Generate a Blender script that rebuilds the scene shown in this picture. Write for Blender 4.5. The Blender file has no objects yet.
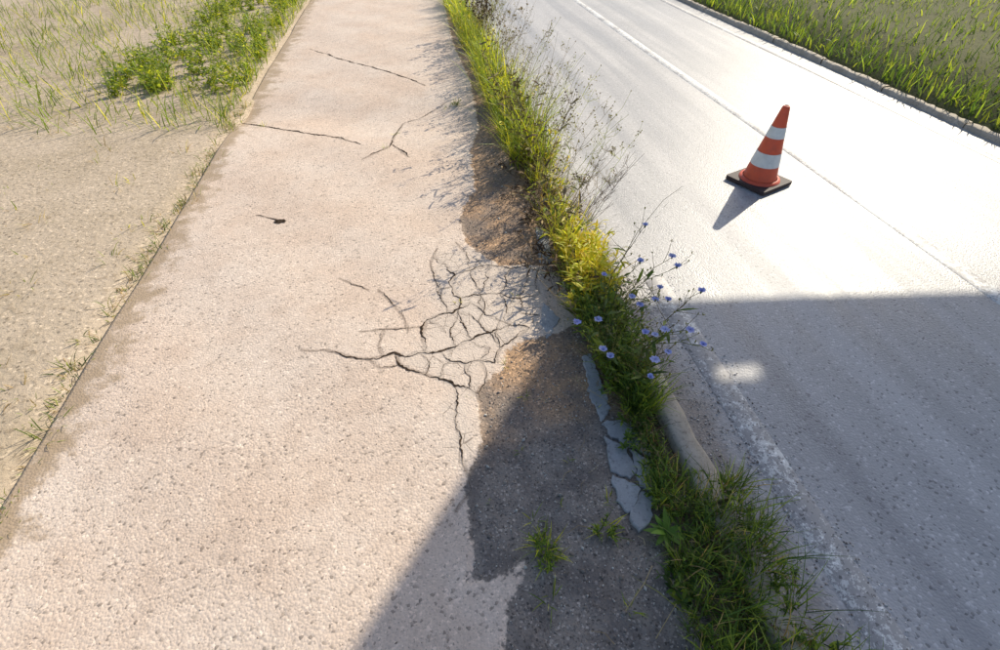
import bpy, math, random
import numpy as np
from mathutils import Vector, Matrix
random.seed(7); rng=np.random.default_rng(7)
SC=bpy.context.scene
R=math.radians

# ------------------------------------------------------------------ plan rectification (fixed survey constants -> metres on the ground)
def G(u,v,z=0.0):
    a=(u-500)/491.; b=(325-v)/491.; p=R(42.8)
    Y=math.cos(p)+b*math.sin(p); Z=-math.sin(p)+b*math.cos(p)
    t=(1.55-z)/-Z; X=a*t; Y*=t
    c,s=math.cos(R(9.3)),math.sin(R(9.3))
    return (c*X+s*Y, c*Y-s*X)

CR=[ # polyline, width m
([(325,349),(340,353),(352,357),(368,359),(384,356),(395,352),(405,356),(420,352),(440,350),(455,345),(470,338),(490,330),(510,322),(530,325)],.011),
([(395,352),(400,365),(412,370),(425,374),(440,378),(455,385),(470,388),(480,396)],.011),
([(455,385),(457,400),(455,420),(460,440),(462,460),(470,480)],.006),
([(360,331),(385,328),(405,327),(422,325)],.0035),
([(425,350),(422,335),(427,318),(440,312),(455,308),(470,300)],.010),
([(430,262),(436,280),(443,300),(452,312)],.005),
([(433,255),(445,262),(455,272),(452,285),(460,296),(458,310),(465,325),(470,338)],.008),
([(455,272),(470,268),(490,262),(510,265),(540,258)],.005),
([(460,296),(480,292),(500,290),(520,295),(540,290)],.006),
([(470,300),(485,312),(500,318),(510,322)],.005),
([(480,292),(485,305),(478,320),(490,330),(500,345),(515,335),(530,325)],.006),
([(500,290),(507,305),(510,322)],.005),([(520,310),(520,295),(528,275)],.005),
([(440,350),(450,360),(465,362),(480,358),(490,345)],.005),
([(465,362),(470,375),(470,388)],.005),
([(340,277),(355,283),(368,288)],.004),([(378,288),(390,300),(403,315)],.005),
([(310,48),(335,56),(360,63),(385,70),(408,77),(425,84)],.021),
([(200,112),(256,121),(280,126),(300,129),(325,132),(345,137),(360,142)],.021),
([(362,158),(378,150),(390,143),(395,130),(402,118)],.010),
([(392,142),(408,155)],.015),
([(256,214),(268,217),(285,220)],.009),
([(420,352),(430,362),(425,374)],.004),
([(455,345),(450,330),(458,310)],.005),
([(500,345),(495,360),(480,358)],.005),
([(520,310),(540,312)],.005),
([(510,265),(507,278),(500,290)],.005),
([(470,268),(475,280),(480,292)],.005),
([(430,262),(437,246)],.003),([(456,240),(466,252),(470,268)],.0035),
([(403,315),(408,330)],.003),([(325,349),(312,350),(300,348)],.003),
([(470,480),(466,496),(455,510)],.003),([(400,118),(420,112),(445,100)],.005),
([(444,330),(436,322),(427,318)],.0035),([(470,338),(480,345),(490,345)],.0035),([(485,312),(478,300),(480,292)],.0035),
([(440,378),(443,366),(450,360)],.0035),([(452,285),(440,287),(436,280)],.0035),([(490,262),(488,275),(480,292)],.0035),
([(384,356),(378,345),(385,328)],.0025),([(480,358),(487,372),(480,396)],.0035),
([(368,359),(380,368),(400,365)],.003),([(500,318),(495,330),(500,345)],.004),([(458,310),(470,312),(478,320)],.004),([(540,258),(536,275),(540,290)],.004),([(507,305),(515,302),(520,295)],.003),
]
DIRT=[[(555,330),(525,335),(505,348),(500,365),(482,385),(478,405),(482,430),(470,465),(468,500),(470,540),(464,582),(490,578),(523,560),(515,585),(505,610),(500,650),(495,690),(760,690),(740,560),(700,500),(660,400),(620,350),(580,320)],
[(440,-20),(452,40),(470,80),(478,120),(470,150),(475,185),(460,210),(465,240),(500,262),(530,262),(550,262),(545,200),(520,150),(500,100),(470,30),(450,-20)]]
SLAB=[[(582,352),(592,352),(603,385),(612,405),(602,420),(590,390)],
[(603,420),(628,418),(648,440),(650,455),(630,445),(612,435)],
[(605,435),(628,447),(636,470),(632,480),(612,470)],
[(632,448),(650,460),(656,490),(640,485)],
[(612,474),(634,483),(640,490),(636,505),(628,515),(616,495)],
[(640,490),(655,494),(650,525),(640,532),(630,517)],
[(536,225),(548,228),(553,262),(540,258)],
[(545,300),(560,316),(548,335),(540,318)]]
CRW=[(np.array([G(*p) for p in l]),w) for l,w in CR]
DIRTW=[np.array([G(*p) for p in l]) for l in DIRT]
SLABW=[np.array([G(*p) for p in l]) for l in SLAB]

def surf(x,y):   # gentle undulation of the old pavement
    x=np.asarray(x,float); y=np.asarray(y,float)
    return (0.006*np.sin(1.9*x+1.1*y+.5)+0.004*np.sin(4.3*x-2.7*y)+0.0025*np.sin(7*x+6*y+1)
            -0.04*np.exp(-((y-4.4+.25*x)/.40)**2)-0.012*np.exp(-((x-.35)**2+(y-1.9)**2)/.25)-.012)

# ------------------------------------------------------------------ node helpers
def mat(name):
    m=bpy.data.materials.new(name); m.use_nodes=True
    nt=m.node_tree; nt.nodes.clear()
    return m,nt
class NT:
    def __init__(s,nt): s.nt=nt
    def n(s,t,**k):
        nd=s.nt.nodes.new(t)
        for a,b in k.items(): setattr(nd,a,b)
        return nd
    def l(s,a,b): s.nt.links.new(a,b)
    def inp(s,sock,val):
        if isinstance(val,bpy.types.NodeSocket): s.l(val,sock)
        elif isinstance(val,(tuple,list)): sock.default_value=(*val,1) if len(val)==3 and sock.type=='RGBA' else val
        else: sock.default_value=val
    def pos(s): return s.n('ShaderNodeNewGeometry').outputs['Position']
    def attr(s,nm,o='Fac'):
        a=s.n('ShaderNodeAttribute'); a.attribute_name=nm; return a.outputs[o]
    def noise(s,vec,scale,detail=4,rough=.6,out='Fac'):
        a=s.n('ShaderNodeTexNoise'); a.inputs['Scale'].default_value=scale; a.inputs['Detail'].default_value=detail; a.inputs['Roughness'].default_value=rough
        s.l(vec,a.inputs['Vector']); return a.outputs[out]
    def vor(s,vec,scale,feature='F1'):
        a=s.n('ShaderNodeTexVoronoi'); a.feature=feature; a.inputs['Scale'].default_value=scale; s.l(vec,a.inputs['Vector']); return a
    def math(s,op,a,b=0.,c=0.,clamp=False):
        m=s.n('ShaderNodeMath',operation=op); m.use_clamp=clamp
        s.inp(m.inputs[0],a); s.inp(m.inputs[1],b)
        return m.outputs[0]
    def ramp(s,f,a,b,lo=0.,hi=1.):
        m=s.n('ShaderNodeMapRange'); m.interpolation_type='SMOOTHSTEP'
        s.inp(m.inputs[0],f); m.inputs[1].default_value=a; m.inputs[2].default_value=b; m.inputs[3].default_value=lo; m.inputs[4].default_value=hi
        return m.outputs[0]
    def mix(s,f,a,b,mode='MIX'):
        m=s.n('ShaderNodeMix',data_type='RGBA',blend_type=mode)
        s.inp(m.inputs[0],f); s.inp(m.inputs[6],a); s.inp(m.inputs[7],b); return m.outputs[2]
    def grey(s,v):
        c=s.n('ShaderNodeCombineColor'); 
        for i in range(3): s.l(v,c.inputs[i])
        return c.outputs[0]
    def out(s,sh):
        o=s.n('ShaderNodeOutputMaterial'); s.l(sh,o.inputs[0])
    def bsdf(s,col,rough,spec=.5,height=None,strength=.5,dist=.004):
        b=s.n('ShaderNodeBsdfPrincipled'); s.inp(b.inputs['Base Color'],col); s.inp(b.inputs['Roughness'],rough)
        b.inputs['Specular IOR Level'].default_value=spec
        if height is not None:
            bp=s.n('ShaderNodeBump'); bp.inputs['Strength'].default_value=strength; bp.inputs['Distance'].default_value=dist
            s.l(height,bp.inputs['Height']); s.l(bp.outputs[0],b.inputs['Normal'])
        return b.outputs[0]

def aggregate(t,p,scale,d0=.62,l1=1.35):
    v=t.vor(p,scale); sep=t.n('ShaderNodeSeparateColor'); t.l(v.outputs['Color'],sep.inputs[0])
    r=sep.outputs[0]
    dark=t.ramp(r,.0,.10,d0,1.0); light=t.ramp(r,.88,.98,1.0,l1)
    return t.math('MULTIPLY',dark,light), v.outputs['Distance'], sep.outputs[1]

# pavement
m_pave,nt=mat('aged_asphalt_pavement'); t=NT(nt); p=t.pos()
k,dist,r2=aggregate(t,p,115,.42,1.3); k2,dist2,_=aggregate(t,p,260,.45,1.35)
big=t.noise(p,1.6,4); med=t.noise(p,9,4); fine=t.noise(p,60,3,.7)
c=t.mix(t.ramp(big,.3,.7),(.66,.505,.395),(.72,.59,.49))
c=t.mix(t.ramp(med,.45,.75,0,.38),c,(.50,.375,.29))
c=t.mix(.9,c,t.grey(k),'MULTIPLY'); c=t.mix(.6,c,t.grey(k2),'MULTIPLY')
c=t.mix(t.ramp(fine,.54,.74,0,.42),c,(.32,.235,.18))
dc=t.attr('d_crack'); e=t.math('ADD',dc,t.math('MULTIPLY',t.math('SUBTRACT',fine,.5),.02))
stain=t.ramp(e,.001,.011,.55,0); c=t.mix(stain,c,(.18,.125,.09))
dz=t.attr('d_zone'); dzn=t.math('ADD',dz,t.math('MULTIPLY',t.math('SUBTRACT',med,.5),.35)); zz=t.ramp(dzn,-.03,.08,0,.5)
c=t.mix(zz,c,(.62,.53,.45))
ve=t.vor(p,13,'DISTANCE_TO_EDGE'); hl=t.ramp(t.math('ADD',ve.outputs['Distance'],t.math('MULTIPLY',t.math('SUBTRACT',fine,.5),.05)),.004,.026,1,0)
hl=t.math('MULTIPLY',hl,t.math('MULTIPLY',t.ramp(dzn,0,.05,0,.75),t.ramp(med,.42,.52,.25,1)))
c=t.mix(hl,c,(.13,.09,.065))
dd=t.attr('d_dirt'); ee=t.math('ADD',dd,t.math('MULTIPLY',t.math('SUBTRACT',med,.5),.12)); ee=t.math('ADD',ee,t.math('MULTIPLY',t.math('SUBTRACT',fine,.5),.04))
dm=t.ramp(ee,-.004,.008)
kd,distd,_=aggregate(t,p,150,.35,1.9)
xx=t.n('ShaderNodeSeparateXYZ'); t.l(p,xx.inputs[0])
dcol=t.mix(t.ramp(t.noise(p,4.5,4),.38,.62),(.46,.28,.155),(.25,.18,.135))
dn=t.noise(p,2.7,5,.7)
dcol=t.mix(t.ramp(t.math('ADD',xx.outputs[1],t.math('MULTIPLY',t.math('SUBTRACT',dn,.5),.8)),.9,1.3,.85,0),dcol,t.mix(t.ramp(med,.4,.62),(.245,.225,.205),(.155,.14,.13)))
dcol=t.mix(1.0,dcol,t.grey(kd),'MULTIPLY')
dcol=t.mix(t.ramp(t.noise(p,140,2),.52,.68,0,.7),dcol,(.10,.08,.065))
c=t.mix(dm,c,dcol)
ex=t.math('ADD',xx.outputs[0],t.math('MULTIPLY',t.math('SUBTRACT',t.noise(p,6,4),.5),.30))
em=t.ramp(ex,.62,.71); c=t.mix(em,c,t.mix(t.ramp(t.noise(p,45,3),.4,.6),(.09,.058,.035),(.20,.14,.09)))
el=t.ramp(t.math('ADD',t.math('ADD',t.math('MULTIPLY',xx.outputs[0],-1),t.math('MULTIPLY',t.math('SUBTRACT',med,.5),.5)),t.math('MULTIPLY',t.math('SUBTRACT',fine,.5),.15)),1.36,1.5)
c=t.mix(el,c,(.42,.31,.21))
h=t.math('ADD',t.math('MULTIPLY',dist,-.8),t.math('MULTIPLY',fine,.6))
t.out(t.bsdf(c,.72,.45,h,.5,.004))

# road
m_road,nt=mat('road_asphalt'); t=NT(nt); p=t.pos()
k,dist,_=aggregate(t,p,110,.45,1.4); big=t.noise(p,.8,3)
mp=t.n('ShaderNodeMapping'); mp.inputs['Scale'].default_value=(3.2,.12,1); t.l(p,mp.inputs[0]); streak=t.noise(mp.outputs[0],1.4,4)
c=t.mix(t.ramp(streak,.35,.65),(.345,.33,.33),(.49,.465,.455)); c=t.mix(t.ramp(big,.4,.7,0,.4),c,(.30,.29,.29))
c=t.mix(.9,c,t.grey(k),'MULTIPLY')
xx=t.n('ShaderNodeSeparateXYZ'); t.l(p,xx.inputs[0])
g=t.ramp(t.math('ADD',xx.outputs[0],t.math('MULTIPLY',t.math('SUBTRACT',t.noise(p,8,4),.5),.3)),.98,1.12,1,0)
c=t.mix(t.math('MULTIPLY',g,.7),c,(.22,.18,.15))
rg=t.ramp(streak,.3,.7,.42,.6)
t.out(t.bsdf(c,rg,.6,t.math('MULTIPLY',dist,-1),.45,.003))
def paint(name,lo,hi):
    m,nt=mat(name); t=NT(nt); p=t.pos()
    n=t.noise(p,34,4,.85); n2=t.noise(p,3.5,2)
    f=t.ramp(t.math('ADD',n,t.math('MULTIPLY',t.math('SUBTRACT',n2,.5),.45)),lo,hi)
    k,d,_=aggregate(t,p,110,.45,1.4)
    c=t.mix(1.0,t.mix(f,(.39,.365,.355),(.72,.70,.67)),t.grey(k),'MULTIPLY')
    t.out(t.bsdf(c,.55,.5)); return m
m_paint=paint('worn_white_paint',.44,.52); m_paint2=paint('very_worn_paint',.54,.59)
def concrete(name,a,b):
    m,nt=mat(name); t=NT(nt); p=t.pos()
    n=t.noise(p,7,4); n2=t.noise(p,55,4,.7); k,d,_=aggregate(t,p,220,.5,1.3)
    c=t.mix(t.ramp(n,.35,.65),a,b); c=t.mix(t.ramp(n2,.5,.72,0,.7),c,tuple(x*.4 for x in a)); c=t.mix(.4,c,t.grey(k),'MULTIPLY')
    t.out(t.bsdf(c,.8,.4,n2,.5,.004)); return m
m_kerb=concrete('kerb_concrete',(.40,.34,.27),(.52,.45,.37))
m_slab=concrete('slab_grey',(.33,.33,.34),(.42,.42,.43))
m_caster=concrete('caster_concrete',(.4,.4,.38),(.5,.5,.47))  # for the added out-of-view shadow caster only
m_crack,nt=mat('crack_dirt'); t=NT(nt); p=t.pos(); c=t.mix(t.ramp(t.noise(p,60,2),.35,.65),(.020,.014,.010),(.09,.06,.04)); t.out(t.bsdf(c,1,.1))
m_ground,nt=mat('verge_earth'); t=NT(nt); p=t.pos(); n=t.noise(p,1.3,5); n2=t.noise(p,30,4,.7); k,_,_2=aggregate(t,p,90,.5,1.4)
xx=t.n('ShaderNodeSeparateXYZ'); t.l(p,xx.inputs[0])
sand=t.mix(t.ramp(n,.35,.7),(.56,.45,.34),(.44,.35,.25)); sand=t.mix(1.,sand,t.grey(k),'MULTIPLY'); sand=t.mix(t.ramp(n2,.5,.7,0,.5),sand,(.22,.16,.10))
gr_=t.mix(t.ramp(n2,.4,.65,0,.8),(.13,.13,.05),(.055,.06,.025))
c=t.mix(t.ramp(xx.outputs[0],-1,0),sand,gr_)
t.out(t.bsdf(c,.95,.2,n2,.6,.015))
def leafmat(name,tr=.4):
    m,nt=mat(name); t=NT(nt); a=t.attr('Col','Color')
    b=t.bsdf(a,.5,.35); tl=t.n('ShaderNodeBsdfTranslucent'); tc=t.mix(1.0,a,(1.9,1.7,.7),'MULTIPLY'); t.l(tc,tl.inputs[0])
    mx=t.n('ShaderNodeMixShader'); mx.inputs[0].default_value=tr; t.l(b,mx.inputs[1]); t.l(tl.outputs[0],mx.inputs[2]); t.out(mx.outputs[0]); return m
m_leaf=leafmat('leaf_translucent',.48); m_petal=leafmat('chicory_petal',.3)
m_dry,nt=mat('dry_plant'); t=NT(nt); t.out(t.bsdf(t.attr('Col','Color'),.7,.2))
m_stone,nt=mat('gravel_stone'); t=NT(nt); t.out(t.bsdf(t.attr('Col','Color'),.8,.4))
def plain(name,col,rough,spec=.5):
    m,nt=mat(name); t=NT(nt); p=t.pos(); n=t.noise(p,20,5); c=t.mix(t.ramp(n,.4,.75,0,.45),col,tuple(x*.55+.03 for x in col)); t.out(t.bsdf(c,rough,spec,n,.2,.002)); return m
m_red=plain('cone_red_plastic',(.72,.10,.04),.45); m_white=plain('cone_white_band',(.75,.75,.74),.4); m_black=plain('cone_rubber_base',(.05,.03,.03),.7)
m_steel=plain('painted_steel',(.35,.36,.37),.5)

# ------------------------------------------------------------------ mesh helpers
def obj(name,me,parent=None):
    o=bpy.data.objects.new(name,me); SC.collection.objects.link(o)
    if parent: o.parent=parent
    return o
def npmesh(name,V,Q,mt,col=None,parent=None,smooth=False):
    V=np.asarray(V,np.float32); Q=np.asarray(Q,np.int32); k=Q.shape[1]
    me=bpy.data.meshes.new(name); me.vertices.add(len(V)); me.vertices.foreach_set('co',V.ravel())
    me.loops.add(Q.size); me.loops.foreach_set('vertex_index',Q.ravel())
    me.polygons.add(len(Q)); me.polygons.foreach_set('loop_start',np.arange(0,Q.size,k,dtype=np.int32))
    if smooth: me.polygons.foreach_set('use_smooth',np.ones(len(Q),bool))
    me.update(calc_edges=True); me.validate()
    if col is not None:
        a=me.color_attributes.new('Col','FLOAT_COLOR','POINT'); c=np.ones((len(V),4),np.float32); c[:,:3]=col; a.data.foreach_set('color',c.ravel())
    me.materials.append(mt); return obj(name,me,parent)
def grid(xs,ys,zf):
    X,Y=np.meshgrid(xs,ys); Z=zf(X,Y); V=np.stack([X.ravel(),Y.ravel(),Z.ravel()],1)
    nx,ny=len(xs),len(ys); i=np.arange(nx-1)[None,:]+np.arange(ny-1)[:,None]*nx
    Q=np.stack([i,i+1,i+nx+1,i+nx],-1).reshape(-1,4); return V,Q
def segdist(P2,poly,closed=False):
    d=np.full(len(P2),9.); n=len(poly)
    for i in range(n if closed else n-1):
        a=poly[i]; b=poly[(i+1)%n]; ab=b-a
        s=np.clip(((P2-a)@ab)/(ab@ab+1e-12),0,1); q=P2-(a+s[:,None]*ab); d=np.minimum(d,np.hypot(q[:,0],q[:,1]))
    return d
def inside(P2,poly):
    c=np.zeros(len(P2),bool); n=len(poly)
    for i in range(n):
        x1,y1=poly[i]; x2,y2=poly[(i+1)%n]
        if y1==y2: continue
        c^=((y1>P2[:,1])!=(y2>P2[:,1]))&(P2[:,0]<(x2-x1)*(P2[:,1]-y1)/(y2-y1)+x1)
    return c
def sdist(P2,poly): 
    d=segdist(P2,poly,True); return np.where(inside(P2,poly),d,-d)

# ------------------------------------------------------------------ ground / pavement / road
prof=[(-400,-.02),(-6,-.02),(-2.2,.0),(-1.7,-.015),(-1.49,-.035),(-1.42,-.25),(4.75,-.25),(4.80,-.04),(6.5,.0),(400,.0)]
ys=np.concatenate([np.array([-400,-60,-10]),np.linspace(-5,20,26),np.array([60,400])])
V=[];
for y in ys:
    for a,z in prof: V.append((a,y,z))
n=len(prof); Q=[(j*n+i,j*n+i+1,(j+1)*n+i+1,(j+1)*n+i) for j in range(len(ys)-1) for i in range(n-1)]
npmesh('ground',V,Q,m_ground)

xs=np.arange(-1.54,.792,.009); xs[-1]=.79
ys=np.concatenate([np.arange(-1,-.1,.05),np.arange(-.1,3.4,.009),np.arange(3.42,6,.025),np.arange(6,14,.1),np.arange(14,120,4.)])
V,Q=grid(xs,ys,surf)
P2=V[:,:2].copy()
dd=np.maximum(sdist(P2,DIRTW[0]),sdist(P2,DIRTW[1]))
V[:,2]-=.006*np.clip((dd+.005)/.02,0,1); V[:,2]+=np.where(dd>0,rng.normal(0,.0013,len(V)),rng.normal(0,.0003,len(V)))
V[V[:,0]<-1.53,2]-=.03
pv=npmesh('pavement',V,Q,m_pave,smooth=True)
dcr=np.full(len(P2),9.)
for poly,w in CRW: dcr=np.minimum(dcr,segdist(P2,poly)-w*.3)
zone=np.array([G(*q) for q in [(432,250),(540,225),(560,330),(505,348),(482,400),(478,470),(455,480),(430,380),(400,360),(425,320)]])
for nm,arr in(('d_crack',dcr),('d_dirt',dd),('d_zone',sdist(P2,zone))):
    a=pv.data.attributes.new(nm,'FLOAT','POINT'); a.data.foreach_set('value',arr.astype(np.float32))

def crack_mesh():
    V=[];Q=[]
    for poly,w in CRW:
        pts=[]
        for i in range(len(poly)-1):
            a,b=poly[i],poly[i+1]; L=np.linalg.norm(b-a); m=max(2,int(L/.010)); d=(b-a)/max(L,1e-6); nn=np.array([-d[1],d[0]])
            off=0
            for j in range(m):
                s=j/m; off+=random.gauss(0,.0042); pts.append(a+(b-a)*s+nn*off*(4*s*(1-s))*.9+nn*random.gauss(0,.0014))
        pts.append(poly[-1]); N=len(pts); base=len(V)
        for i,q in enumerate(pts):
            tn=pts[min(i+1,N-1)]-pts[max(i-1,0)]; tn=tn/(np.linalg.norm(tn)+1e-9); nn=np.array([-tn[1],tn[0]])
            s=i/(N-1); wv=w*.5*(.62+.38*math.sin(i*.31+w*999)+random.uniform(-.15,.15))*min(1,4*s+.25,4*(1-s)+.25)
            l=q+nn*wv*random.uniform(.4,1.5); r=q-nn*wv*random.uniform(.4,1.5)
            for e in(l,r): V.append((e[0],e[1],float(surf(e[0],e[1]))+.0018))
        Q+=[(base+2*i,base+2*i+1,base+2*i+3,base+2*i+2) for i in range(N-1)]
    return V,Q
V,Q=crack_mesh(); npmesh('pavement_cracks',V,Q,m_crack,parent=pv)
def chip(cx,cy,r,ax):
    V=[(cx,cy,float(surf(cx,cy))+.0025)];n=16
    for i in range(n):
        a=i/n*2*math.pi; rr=r*random.uniform(.5,1.15); x=cx+rr*math.cos(a)*ax; y=cy+rr*math.sin(a); V.append((x,y,float(surf(x,y))+.0025))
    npmesh('pavement_hole',V,[(0,1+i,1+(i+1)%n) for i in range(n)],m_crack,parent=pv)
chip(*G(280,221),.026,1.8)

def slab_piece(poly,th,par,rnd):
    pts=[]
    n=len(poly)
    for i in range(n):
        a,b=poly[i],poly[(i+1)%n]; L=np.linalg.norm(b-a); m=max(2,int(L/.016))
        for j in range(m):
            q=a+(b-a)*j/m; pts.append(q+rnd.normal(0,.004,2))
    c=np.mean(pts,0); tx,ty=rnd.normal(0,.03,2)
    V=[];N=len(pts)
    for q in pts: 
        s=float(surf(*q)); V.append((q[0],q[1],s-.02))
    for q in pts:
        s=float(surf(*c)); z=s+th+tx*(q[0]-c[0])+ty*(q[1]-c[1]); V.append((q[0],q[1],z-.003))
    for q in pts:
        q2=c+(q-c)*.95; s=float(surf(*c)); V.append((q2[0],q2[1],s+th+tx*(q2[0]-c[0])+ty*(q2[1]-c[1])))
    me=bpy.data.meshes.new('slab_piece'); Fc=[]
    for k in(0,1):
        for i in range(N): Fc.append((k*N+i,k*N+(i+1)%N,(k+1)*N+(i+1)%N,(k+1)*N+i))
    Fc.append(tuple(range(2*N,3*N))); me.from_pydata(V,[],Fc); me.materials.append(m_slab); obj('slab_piece',me,par)
e=bpy.data.objects.new('broken_concrete_slab',None); SC.collection.objects.link(e)
r2=np.random.default_rng(3)
for s in SLABW: slab_piece(s,.006,e,r2)

xs=np.linspace(.86,4.69,64); ys=np.concatenate([np.arange(-6,14,.12),np.arange(14,300,8.)])
camber=lambda X,Y:-.10+.002*np.sin(3*X+1.3*Y)
V,Q=grid(xs,ys,camber); road=npmesh('road',V,Q,m_road,smooth=True)
def strip(name,x0,x1,y0,y1,m):
    xs=np.array([x0,x0+.012,(x0+x1)/2,x1-.012,x1]); dz=np.array([-.003,.004,.004,.004,-.003])
    V,Q=grid(xs,np.arange(y0,y1+.01,.12),lambda X,Y:camber(X,Y)+np.interp(X,xs,dz)); npmesh(name,V,Q,m,parent=road,smooth=True)
strip('centre_line',2.86,2.98,-6,60,m_paint)
strip('edge_line',1.12,1.25,-1,2.05,m_paint2)
strip('far_edge_line',4.36,4.46,-6,60,m_paint2)

def kerb(name,x0,x1,top,seed):
    rd=random.Random(seed); V=[];Q=[];y=-6.2
    while y<60:
        L=.98; dx=rd.gauss(0,.004); dz=rd.gauss(0,.004); b=.012; ys_=[y+.006+i*L/16 for i in range(17)]; ys_[-1]=y+L-.006
        pr=[(x0,-.3),(x0,top-b),(x0+b,top),(x1-b,top),(x1,top-b),(x1,-.3)]; base=len(V)
        for yy in ys_:
            for i,(a,z) in enumerate(pr):
                j=rd.gauss(0,.004) if 0<i<5 else 0; V.append((a+dx+j,yy,z+dz+(rd.gauss(0,.0035) if 0<i<5 else 0)))
        m=len(pr)
        for r_ in range(16):
            for i in range(m-1): Q.append((base+r_*m+i,base+r_*m+i+1,base+(r_+1)*m+i+1,base+(r_+1)*m+i))
        for st in(base,base+16*m): Q.append((st,st+1,st+4,st+5)); Q.append((st+1,st+2,st+3,st+4))
        y+=L
    npmesh(name,V,Q,m_kerb)
kerb('kerb',.795,.885,.026,1); kerb('kerb.001',4.68,4.77,-.05,2)

# ------------------------------------------------------------------ vegetation generators
class VG:
    def __init__(s): s.V=[];s.Q=[];s.C=[];s.n=0
    def add(s,V,Q,C):
        s.V.append(V);s.Q.append(Q+s.n);s.C.append(C);s.n+=len(V)
    def make(s,name,m,parent=None): return npmesh(name,np.concatenate(s.V),np.concatenate(s.Q),m,np.concatenate(s.C),parent)
PG=(.7,1,.8,.06)     # grass
PL=(.25,.8,1,.7,.05)      # lanceolate leaf
PP=(.35,.7,1,1,.7)        # petal
def blades(vg,base,az,length,tilt,bend,width,prof,col,roll=0.,grad=(.65,1.2)):
    base=np.atleast_2d(base).astype(float); n=len(base)
    B=lambda a:np.broadcast_to(np.asarray(a,float),(n,)).copy()
    az,length,tilt,bend,width,roll=map(B,(az,length,tilt,bend,width,roll)); col=np.broadcast_to(np.asarray(col,float),(n,3))
    L=len(prof); pos=base.copy(); V=np.zeros((n,L,2,3)); C=np.zeros((n,L,2,3))
    for i in range(L):
        s=i/(L-1); ang=tilt+bend*s
        d=np.stack([np.cos(ang)*np.cos(az),np.cos(ang)*np.sin(az),np.sin(ang)],1)
        side=np.stack([-np.sin(az),np.cos(az),np.zeros(n)],1); up=np.cross(d,side)
        sv=side*np.cos(roll)[:,None]+up*np.sin(roll)[:,None]; w=(width*prof[i]*.5)[:,None]
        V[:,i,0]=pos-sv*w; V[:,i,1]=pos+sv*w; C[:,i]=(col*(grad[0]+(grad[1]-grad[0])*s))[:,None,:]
        pos=pos+d*(length/(L-1))[:,None]
    q=np.array([[2*i,2*i+1,2*i+3,2*i+2] for i in range(L-1)]); Q=(np.arange(n)[:,None,None]*2*L+q[None]).reshape(-1,4)
    vg.add(V.reshape(-1,3),Q,C.reshape(-1,3))
def tube(vg,pts,r0,r1,col):
    pts=[np.array(p,float) for p in pts]; N=len(pts); V=[];Q=[]
    for i,p in enumerate(pts):
        tn=pts[min(i+1,N-1)]-pts[max(i-1,0)]; tn/=np.linalg.norm(tn)+1e-9
        a=np.cross(tn,(0.3,.9,.2)); a/=np.linalg.norm(a)+1e-9; b=np.cross(tn,a); r=r0+(r1-r0)*i/(N-1)
        for k in range(3): V.append(p+r*(a*math.cos(k*2.094)+b*math.sin(k*2.094)))
    for i in range(N-1):
        for k in range(3): Q.append((3*i+k,3*i+(k+1)%3,3*i+3+(k+1)%3,3*i+3+k))
    vg.add(np.array(V),np.array(Q),np.tile(np.array(col,float),(len(V),1)))
def U(a,b,n=None): return a+(b-a)*rng.random(n)
def mixcol(n,cols,jit=.18):
    cols=np.array(cols); w=rng.integers(0,len(cols),n); c=cols[w]*(1+rng.normal(0,jit,(n,1))); return np.clip(c,.005,.9)
GB=[(.19,.28,.045),(.27,.34,.05),(.14,.22,.04)]; GD=[(.06,.12,.03),(.09,.16,.035),(.12,.18,.05)]
YG=[(.55,.55,.05),(.44,.49,.05),(.64,.54,.07)]; DRY=[(.42,.32,.17),(.32,.23,.11),(.5,.42,.26)]
BR=[(.10,.06,.035),(.17,.11,.06),(.07,.045,.03)]
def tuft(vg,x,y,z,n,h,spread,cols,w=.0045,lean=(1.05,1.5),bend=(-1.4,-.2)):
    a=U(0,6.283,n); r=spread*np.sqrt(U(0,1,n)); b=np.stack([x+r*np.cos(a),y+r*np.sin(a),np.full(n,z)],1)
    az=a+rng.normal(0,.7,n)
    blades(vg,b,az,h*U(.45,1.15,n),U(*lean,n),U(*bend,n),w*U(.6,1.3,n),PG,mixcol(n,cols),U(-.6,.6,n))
def leafy(vg,x,y,z,h,nst,cols,lw=.016,ll=.06,lean=.35,nl=12):
    for _ in range(nst):
        az=U(0,6.283); q=np.array([x+U(-.03,.03),y+U(-.03,.03),z]); hh=h*U(.6,1.1); pts=[q.copy()]; t0=math.pi/2-U(0,lean)
        for i in range(7):
            ang=t0-.07*i; q=q+np.array([math.cos(ang)*math.cos(az),math.cos(ang)*math.sin(az),math.sin(ang)])*hh/7; pts.append(q.copy())
        col=mixcol(1,cols)[0]; tube(vg,pts,.002,.0008,col*.8)
        P_=np.array(pts); s=U(.08,1,nl); idx=s*7; i0=np.minimum(idx.astype(int),6); b=P_[i0]+(P_[i0+1]-P_[i0])*(idx-i0)[:,None]
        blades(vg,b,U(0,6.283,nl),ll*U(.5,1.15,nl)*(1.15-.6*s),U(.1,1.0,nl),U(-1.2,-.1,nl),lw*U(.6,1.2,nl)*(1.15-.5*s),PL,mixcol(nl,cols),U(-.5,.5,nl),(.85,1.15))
def rosette(vg,x,y,z,n,L,w,cols):
    a=np.arange(n)*2.4+U(-.2,.2,n); blades(vg,np.tile([x,y,z],(n,1)),a,L*U(.6,1.1,n),U(.25,.9,n),U(-.9,-.2,n),w,PL,mixcol(n,cols),U(-.2,.2,n),(.9,1.1))
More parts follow.
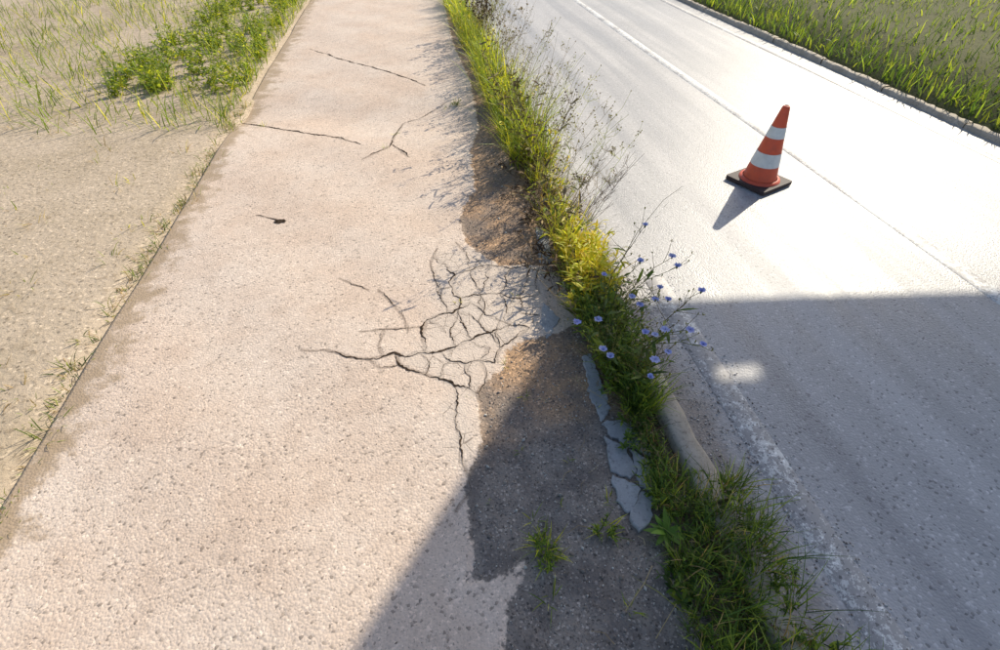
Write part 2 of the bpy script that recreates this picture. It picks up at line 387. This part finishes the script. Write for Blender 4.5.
def twiggy(vg,x,y,z,h,cols,az=None,lean=.3,nb=9,head=None,hr=.006,thick=.0016,leaves=0):
    az=U(0,6.283) if az is None else az; q=np.array([x,y,z],float); t0=math.pi/2-lean*U(.4,1.2); pts=[q.copy()]
    for i in range(8):
        ang=t0-.03*i+rng.normal(0,.08); a2=az+rng.normal(0,.2); q=q+np.array([math.cos(ang)*math.cos(a2),math.cos(ang)*math.sin(a2),math.sin(ang)])*h/8; pts.append(q.copy())
    c=mixcol(1,cols)[0]; tube(vg,pts,thick,thick*.45,c); tips=[pts[-1]]
    for _ in range(nb):
        i=rng.integers(2,8); b=pts[i]; a2=U(0,6.283); e=U(.4,1.1); L=h*U(.1,.32)*(1.2-i/9)
        d=np.array([math.cos(e)*math.cos(a2),math.cos(e)*math.sin(a2),math.sin(e)]); m_=b+d*L*.5+rng.normal(0,.006,3); tp=b+d*L+np.array([0,0,L*.15]); tube(vg,[b,m_,tp],thick*.6,thick*.3,c); tips.append(tp)
        for _k in range(2):
            d2=d+rng.normal(0,.5,3); t2=m_+d2/np.linalg.norm(d2)*L*.4; tube(vg,[m_,t2],thick*.4,thick*.25,c); tips.append(t2)
    if leaves:
        b=np.array(pts)[rng.integers(1,9,leaves)]; blades(vg,b,U(0,6.283,leaves),U(.03,.09,leaves),U(-.2,.9,leaves),U(-1.,0,leaves),.012,PL,mixcol(leaves,cols),U(-1,1,leaves))
    if head is not None:
        for tp in tips:
            n=6; blades(vg,np.tile(tp,(n,1)),U(0,6.283,n),hr*2*U(.7,1.2,n),U(.1,1.5,n),0.,hr*.9,PP,mixcol(n,head),U(-1,1,n))
    return tips

gr=VG(); wd=VG(); dr=VG()
def bandx(y):
    lo=.70-.18*max(0,(1.2-y)/1.3)
    hi=.75 if y>.74 else .96
    return lo,hi
for _ in range(320):
    y=U(-.4,1.25) if random.random()<.6 else U(-.3,.74); lo,hi=bandx(y); x=U(lo,hi)
    tuft(gr,x,y,0.,15,U(.05,.16)*(1.0 if y<.75 else .6),.03,GB+GD+GD+DRY[:1],.0030)
for _ in range(100):
    y=U(-.4,1.2); lo,hi=bandx(y); x=U(lo,hi-.02)
    leafy(wd,x,y,.0,U(.04,.12)*(1. if y<.75 else .8),3,GD+GB,.009,.032,1.1,9)
for _ in range(30):
    y=U(-.3,.72); lo,hi=bandx(y); x=U(lo,.95); tuft(gr,x,y,0.,9,U(.16,.28),.03,GB+GD,.0030,(.7,1.4))
for _ in range(100):
    y=U(.1,1.25); lo,hi=bandx(y); twiggy(dr,U(lo,hi),y,0,U(.05,.16),BR+DRY+[(.22,.07,.04)],lean=1.2,nb=6,thick=.001)
for _ in range(80):
    y=U(1.15,1.78); x=U(.66,.78); leafy(wd,x,y,0,U(.08,.24),3,GD+GB,.011,.06,.8,11)
for _ in range(80):
    y=U(1.05,2.0); x=U(.66,.79); tuft(gr,x,y,0,16,U(.1,.24),.04,GB+GD,.0035)
for _ in range(40):
    y=U(1.1,1.9); x=U(.62,.8); twiggy(dr,x,y,0,U(.12,.3),BR+DRY,lean=.9,nb=8,thick=.0012)
# yellow-green sunlit leaves
for _ in range(50):
    y=U(1.70,2.14); x=U(.68,.84); leafy(wd,x,y,0,U(.12,.32),3,YG,.016,.085,.5,11)
for _ in range(20):
    y=U(1.7,2.3); x=U(.68,.84); tuft(gr,x,y,0,12,U(.12,.28),.04,YG+GB,.006)
# sparse & dry
for _ in range(28):
    y=U(2.2,3.5); x=U(.68,.82); tuft(gr,x,y,0,12,U(.1,.28),.04,GB+YG+DRY,.004)
for _ in range(20):
    y=U(2.3,3.5); x=U(.70,.86); leafy(wd,x,y,0,U(.12,.38),2,GB+YG+YG,.014,.07,.5,10)
for _ in range(95):
    y=U(1.75,3.3); x=U(.56,.78); twiggy(dr,x,y,0,U(.10,.34),BR+BR+DRY[:1],lean=1.1,nb=9,thick=.0014,head=BR if random.random()<.3 else None,hr=.004,leaves=3)
for _ in range(13):   # tall weeds throwing long shadows on the pavement
    y=U(2.3,4.4); twiggy(dr,U(.68,.8),y,0,U(.42,.70),[(.17,.11,.06),(.20,.19,.06),(.26,.22,.08)],az=U(0,6.28),lean=.35,nb=11,thick=.0026,head=[(.22,.16,.08),(.14,.09,.05)],hr=.005,leaves=14)
# dense grass further along
for _ in range(200):
    y=3.2+ (U(0,1)**1.25)*9; x=U(.64,.86); tuft(gr,x,y,0,17,U(.18,.54),.05,GB+YG[:2]+GB[:2],.006)
for _ in range(95):
    y=3.2+U(0,1)*7; x=U(.66,.88); leafy(wd,x,y,0,U(.15,.50),3,GB+YG,.018,.08,.45,11)
for _ in range(110):
    y=U(12,34); tuft(gr,U(.62,.86),y,0,12,U(.15,.4),.07,GB,.01)
for _ in range(85):
    y=U(2.4,6.8); x=U(.7,.90); twiggy(dr,x,y,.05,U(.45,.85),DRY+YG[:2],az=U(-.8,1.3),lean=.45,nb=9,head=DRY+YG[:1] if random.random()<.6 else None,hr=.004,thick=.0015)
for _ in range(26):
    y=U(4.6,7.4); x=U(.7,.88); twiggy(dr,x,y,.05,U(.5,.8),BR+DRY[:1],az=U(-.5,1.2),lean=.3,nb=8,head=BR if y>5.6 else DRY,hr=.009,thick=.0017)
smalls=[(545,545,44,.085),(548,560,20,.07),(535,520,10,.05),(552,600,10,.06),(605,530,18,.08),(505,362,8,.04),(525,395,8,.04),(455,102,14,.09),(520,450,6,.03),(395,130,8,.05),(386,146,8,.05),(630,610,8,.06),(262,122,12,.07),(470,395,4,.02),(458,300,6,.03),(515,292,6,.03),(447,104,12,.07),(570,460,6,.03),(610,500,8,.05),(597,405,6,.03),(490,500,4,.02),(560,505,5,.03)]
for u,v,n,h in smalls:
    x,y=G(u,v); z=float(surf(x,y))-.004; tuft(gr,x,y,z,n,h,h*.35,GB+YG[:1],.0026,(.5,1.4),(-1.2,-.1)); 
    if n>=14: leafy(wd,x,y,z,h*.8,9,GB,.006,.020,1.1,10)
x,y=G(665,535); rosette(wd,x,y,.01,16,.08,.018,[(.20,.34,.07)])
for _ in range(18):
    y=U(.1,1.1); x=U(.58,.75); rosette(wd,x,y,.005,9,U(.03,.06),.011,GB+GD)
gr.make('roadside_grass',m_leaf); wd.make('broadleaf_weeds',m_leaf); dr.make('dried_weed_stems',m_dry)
dt=VG(); a=G(625,612);b=G(650,570); tube(dt,[(*a,.01),((a[0]+b[0])/2+.01,(a[1]+b[1])/2,.05),(*b,.03)],.002,.001,(.55,.42,.22))
a=G(655,640);b=G(672,610); tube(dt,[(*a,.01),(*b,.05)],.0015,.001,(.55,.42,.22))
for _ in range(90):
    x,y=U(.35,.8),U(.0,3.2); an=U(0,6.28); L=U(.03,.10); z=float(surf(x,y)); tube(dt,[(x,y,z+.003),(x+L*.5*math.cos(an),y+L*.5*math.sin(an),z+.012),(x+L*math.cos(an+.3),y+L*math.sin(an+.3),z+.004)],.0011,.0006,mixcol(1,DRY)[0])
dt.make('dry_twigs',m_dry)

# --- chicory plants
FL=[[(645,226,.5),(672,257,.42),(677,267,.42),(668,300,.36),(640,262,.48)],
    [(660,288,.36),(640,305,.33),(655,300,.34),(632,297,.35),(604,275,.34)],
    [(665,330,.3),(655,335,.3),(668,352,.28),(655,360,.28),(650,378,.30),(645,333,.33)],
    [(701,292,.42),(703,345,.36),(690,330,.3)],
    [(603,350,.25),(610,357,.24),(577,322,.25),(598,320,.24)]]
bases=[(.74,1.62),(.72,1.48),(.74,1.22),(.78,1.36),(.68,1.34)]
CH=[(.16,.20,.07),(.20,.19,.08),(.13,.15,.06)]
for fl,b0 in zip(FL,bases):
    e=bpy.data.objects.new('chicory_plant',None); SC.collection.objects.link(e)
    st=VG(); pt=VG(); b0=np.array([*b0,0.])
    for (u,v,z) in fl:
        g=G(u,v,z); T=np.array([g[0],g[1],z]); st0=b0+np.array([U(-.03,.03),U(-.03,.03),0])
        pts=[]; 
        for i in range(9):
            s=i/8; q=st0*(1-s)+T*s; q[2]+=.12*math.sin(math.pi*s)*z; q[:2]+=rng.normal(0,.005,2)*(1 if 0<i<8 else 0); pts.append(q)
        col=mixcol(1,CH)[0]; tube(st,pts,.0024,.001,col)
        for _ in range(9):
            i=rng.integers(2,8); a2=U(0,6.28); ee=U(.2,1.2); L=U(.03,.12); d=np.array([math.cos(ee)*math.cos(a2),math.cos(ee)*math.sin(a2),math.sin(ee)]); tp=pts[i]+d*L
            tube(st,[pts[i],pts[i]+d*L*.5+rng.normal(0,.004,3),tp],.0013,.0007,col)
            blades(st,np.tile(tp,(4,1)),U(0,6.28,4),.011,U(.6,1.5,4),0.,.004,PP,mixcol(4,CH))
        blades(st,np.array([pts[i] for i in (1,2,3,4,5)]),U(0,6.28,5),U(.03,.09,5),U(.1,.8,5),U(-.9,0,5),.014,PL,mixcol(5,GD+GB))
        n=17; cc=mixcol(1,[(.38,.44,.92),(.44,.49,.93),(.33,.37,.86)],.06)[0]; R_=.0175*U(.75,1.1)
        blades(pt,np.tile(T,(n,1)),np.arange(n)*6.283/n+U(-.08,.08,n),R_*U(.85,1.12,n),U(.1,.8),U(-.35,.1,n),.0058,PP,cc*(1+rng.normal(0,.06,(n,1))),U(-.15,.15,n),(.8,1.1))
        blades(pt,np.tile(T+[0,0,.001],(6,1)),U(0,6.28,6),.006,1.3,0.,.0014,PG,(.14,.16,.52))
        blades(st,np.tile(T-[0,0,.010],(5,1)),np.arange(5)*1.25,.012,1.2,0.,.005,PP,(.10,.17,.05))
    st.make('stems_and_leaves',m_leaf,e); pt.make('flowers',m_petal,e)
sp=VG(); tube(sp,[(.76,1.7,.0),(.82,1.72,.2),(.92,1.78,.36),(1.05,1.86,.46),(1.15,1.9,.5)],.002,.0008,(.3,.24,.12))
for i in range(14):
    s=i/14; q=np.array([.84+.3*s,1.73+.17*s,.25+.25*s]); blades(sp,[q],U(-1.5,1.5),U(.02,.04),U(.5,1.3),0.,.003,PG,mixcol(1,CH))
for _ in range(9):
    y=U(2.2,2.7); twiggy(sp,.8,y,.02,U(.4,.6),DRY+BR,az=U(-.3,.6),lean=.9,nb=14)
sp.make('wild_grass_stalk',m_dry)

# --- left verge: sparse except far-left corner; far verge grass
lv=VG()
def leftedge(b): b[:,0]=np.minimum(b[:,0],-1.55+.05*np.sin(b[:,1]*4)); return b
n=9000; y=U(4.4,16,n); x=-1.58-U(0,1,n)**1.4*4.5; kp=np.sin(x*2.6+1)*np.sin(y*1.9)+.5*np.sin(x*6+y*4)>-.75; x,y=x[kp],y[kp]; n=len(x)
blades(lv,leftedge(np.stack([x,y,np.full(n,-.03)],1)),U(0,6.283,n),U(.10,.30,n),U(.8,1.5,n),U(-1.3,-.1,n),.007*U(.6,1.4,n),PG,mixcol(n,GB+GB+YG[:1]),U(-.6,.6,n))
for _ in range(170):
    yy=U(5.2,10.5); xx=-1.64-U(0,1.3); leafy(lv,xx,yy,-.02,U(.12,.36),4,GB+YG[1:2],.024,.07,.6,13)
for _ in range(190):
    yy=U(-.5,5); xx=-1.62-U(0,3.6); tuft(lv,xx,yy,-.025,9,U(.04,.13),.05,GB+DRY+YG[:1],.004,(.6,1.4))
for _ in range(150):
    yy=U(-.2,5); xx=-1.55+rng.normal(0,.035); tuft(lv,xx,yy,-.03,10,U(.03,.10),.03,GB+DRY+GD,.0035,(.5,1.4))
lv.make('verge_grass',m_leaf)
fv=VG(); n=16000
x=4.78+U(0,1,n)**1.5*6; y=U(1,20,n)
blades(fv,np.stack([x,y,np.full(n,-.05)],1),U(0,6.283,n),U(.08,.22,n),U(.9,1.5,n),U(-1.2,-.1,n),.012*U(.6,1.4,n),PG,mixcol(n,GB+GD),U(-.6,.6,n))
fv.make('verge_grass',m_leaf)

# --- gravel
def stones(name,x,y,z,s,cols):
    n=len(x); o=np.array([(1,0,0),(0,1,0),(-1,0,0),(0,-1,0),(0,0,1),(0,0,-1)],float)
    V=o[None]*(1+rng.normal(0,.25,(n,6,1))); a=U(0,6.28,n); ca,sa=np.cos(a),np.sin(a); V*=np.stack([s*U(.8,1.5,n),s,s*.7],1)[:,None,:]
    Vx=V[...,0]*ca[:,None]-V[...,1]*sa[:,None]; Vy=V[...,0]*sa[:,None]+V[...,1]*ca[:,None]
    V=np.stack([Vx+x[:,None],Vy+y[:,None],V[...,2]+(z+s*.3)[:,None]],-1)
    f=np.array([(0,1,4),(1,2,4),(2,3,4),(3,0,4),(1,0,5),(2,1,5),(3,2,5),(0,3,5)]); Q=(np.arange(n)[:,None,None]*6+f).reshape(-1,3)
    npmesh(name,V.reshape(-1,3),Q,m_stone,np.repeat(mixcol(n,cols,.2),6,0))
SG=[(.42,.38,.34),(.30,.25,.21),(.5,.47,.43),(.2,.17,.15)]
n=20000; x=U(-.2,.8,n); y=U(-.2,6,n); Pp=np.stack([x,y],1); kk=(np.maximum(sdist(Pp,DIRTW[0]),sdist(Pp,DIRTW[1]))>.0); x,y=x[kk],y[kk]
stones('loose_gravel',x,y,surf(x,y)-.005,U(.001,.0036,len(x))+ (U(0,1,len(x))>.98)*.004,SG)
n=1500; x=U(-1.4,.6,n); y=U(-.2,4,n); stones('loose_gravel',x,y,surf(x,y),U(.0010,.0028,n),[(.35,.27,.2),(.5,.42,.35),(.15,.11,.09)])
n=6500; y=U(-.2,3.5,n); x=.9+np.abs(rng.normal(0,.11,n)); k3=U(0,1,n)<.6; x=np.where(k3,1.18+rng.normal(0,.055,n),x); x=np.where((y<2.0)|(x<1.05),x,.9+U(0,.1,n))
stones('loose_gravel',x,y,np.full(n,-.1),U(.0015,.0045,n),SG+[(.65,.62,.6)]*4)

# --- traffic cone
e=bpy.data.objects.new('traffic_cone',None); SC.collection.objects.link(e)
def lathe(name,prof,m,seg=40):
    V=[];Q=[]
    for r_,z in prof:
        for i in range(seg): a=i/seg*2*math.pi; V.append((r_*math.cos(a),r_*math.sin(a),z))
    for j in range(len(prof)-1):
        for i in range(seg): Q.append((j*seg+i,j*seg+(i+1)%seg,(j+1)*seg+(i+1)%seg,(j+1)*seg+i))
    return npmesh(name,V,Q,m,parent=e,smooth=True)
rad=lambda z:.115-(z-.03)*.185
bd=[.03,.14,.23,.33,.40,.52]
lathe('foot_ring',[(.14,.028),(.135,.04),(.118,.045)],m_red)
for i in range(5):
    z0,z1=bd[i],bd[i+1]; off=.0015 if i%2 else 0; lathe('body_red' if i%2==0 else 'white_band',[(rad(z0)+off,z0),(rad((z0+z1)/2)+off,(z0+z1)/2),(rad(z1)+off,z1)],m_white if i%2 else m_red)
lathe('tip',[(rad(.52),.52),(.018,.528),(.014,.53),(.012,.50)],m_red)
bpy.ops.mesh.primitive_cube_add(size=1); bo=bpy.context.object; bo.name='rubber_base'; bo.scale=(.32,.32,.028); bo.location=(0,0,.015); bo.data.materials.append(m_black)
bv=bo.modifiers.new('b','BEVEL'); bv.width=.03; bv.segments=3; bo.parent=e
e.location=(2.37,2.96,-.098); e.rotation_euler=(0,0,.4)

# --- made-up slab on posts, out of view, shaped to cast the big shadow
AZ=R(48); EL=R(33); Hc=4.4; s=(Hc)/math.tan(EL); off=np.array([math.sin(AZ)*s,math.cos(AZ)*s])
d1=np.array([-.605,-.80]); C0=np.array([.70,1.8])+off-d1*.20; A=C0+3.6*d1; B=A+np.array([8,-2.5]); D=C0+9*np.array([.993,-.115])
cn=bpy.data.objects.new('shadow_caster',None); SC.collection.objects.link(cn)
cu=bpy.data.curves.new('caster_slab','CURVE'); cu.dimensions='2D'; cu.fill_mode='BOTH'; cu.extrude=.012
hc=np.array([1.36,1.40])+off  # opening added in the slab to let a light patch onto the road
for poly in([A,C0,D,B],[hc+q for q in np.array([(-.06,-.04),(.16,-.06),(.17,.03),(-.04,.04)])]):
    sp_=cu.splines.new('POLY'); sp_.points.add(len(poly)-1); sp_.use_cyclic_u=True
    for i,q in enumerate(poly): sp_.points[i].co=(q[0],q[1],0,1)
cu.materials.append(m_caster); oc=bpy.data.objects.new('caster_slab',cu); SC.collection.objects.link(oc); oc.location=(0,0,Hc+.012); oc.parent=cn
for px,py in((8.6,5.0),(8.6,3.2),(12.5,4.8),(12.5,2.6)):
    bpy.ops.mesh.primitive_cylinder_add(radius=.09,depth=Hc,location=(px,py,Hc/2),vertices=24); q=bpy.context.object; q.name='caster_post'; q.data.materials.append(m_steel); q.parent=cn

# ------------------------------------------------------------------ light & camera
w=bpy.data.worlds.new('World'); SC.world=w; w.use_nodes=True; nt=w.node_tree; bg=nt.nodes['Background']
sk=nt.nodes.new('ShaderNodeTexSky'); sk.sky_type='NISHITA'; sk.sun_disc=False; sk.sun_elevation=EL; sk.sun_rotation=AZ; sk.air_density=1; sk.dust_density=1.5
nt.links.new(sk.outputs[0],bg.inputs[0]); bg.inputs[1].default_value=.15
sl=bpy.data.lights.new('sun','SUN'); sl.energy=5; sl.angle=R(.45); sl.color=(1,.92,.75); so=bpy.data.objects.new('sun',sl); SC.collection.objects.link(so)
sv=Vector((math.sin(AZ)*math.cos(EL),math.cos(AZ)*math.cos(EL),math.sin(EL))); so.rotation_euler=(-sv).to_track_quat('-Z','Y').to_euler(); so.location=sv*20
cd=bpy.data.cameras.new('camera'); co=bpy.data.objects.new('camera',cd); SC.collection.objects.link(co); SC.camera=co
cd.sensor_width=36; cd.lens=36*.491; cd.clip_end=2000; cd.clip_start=.05
co.location=(0,0,1.55); co.rotation_euler=(R(90-42.8),0,-R(9.3))
SC.view_settings.view_transform='Standard'; SC.view_settings.look='None'; SC.view_settings.exposure=0
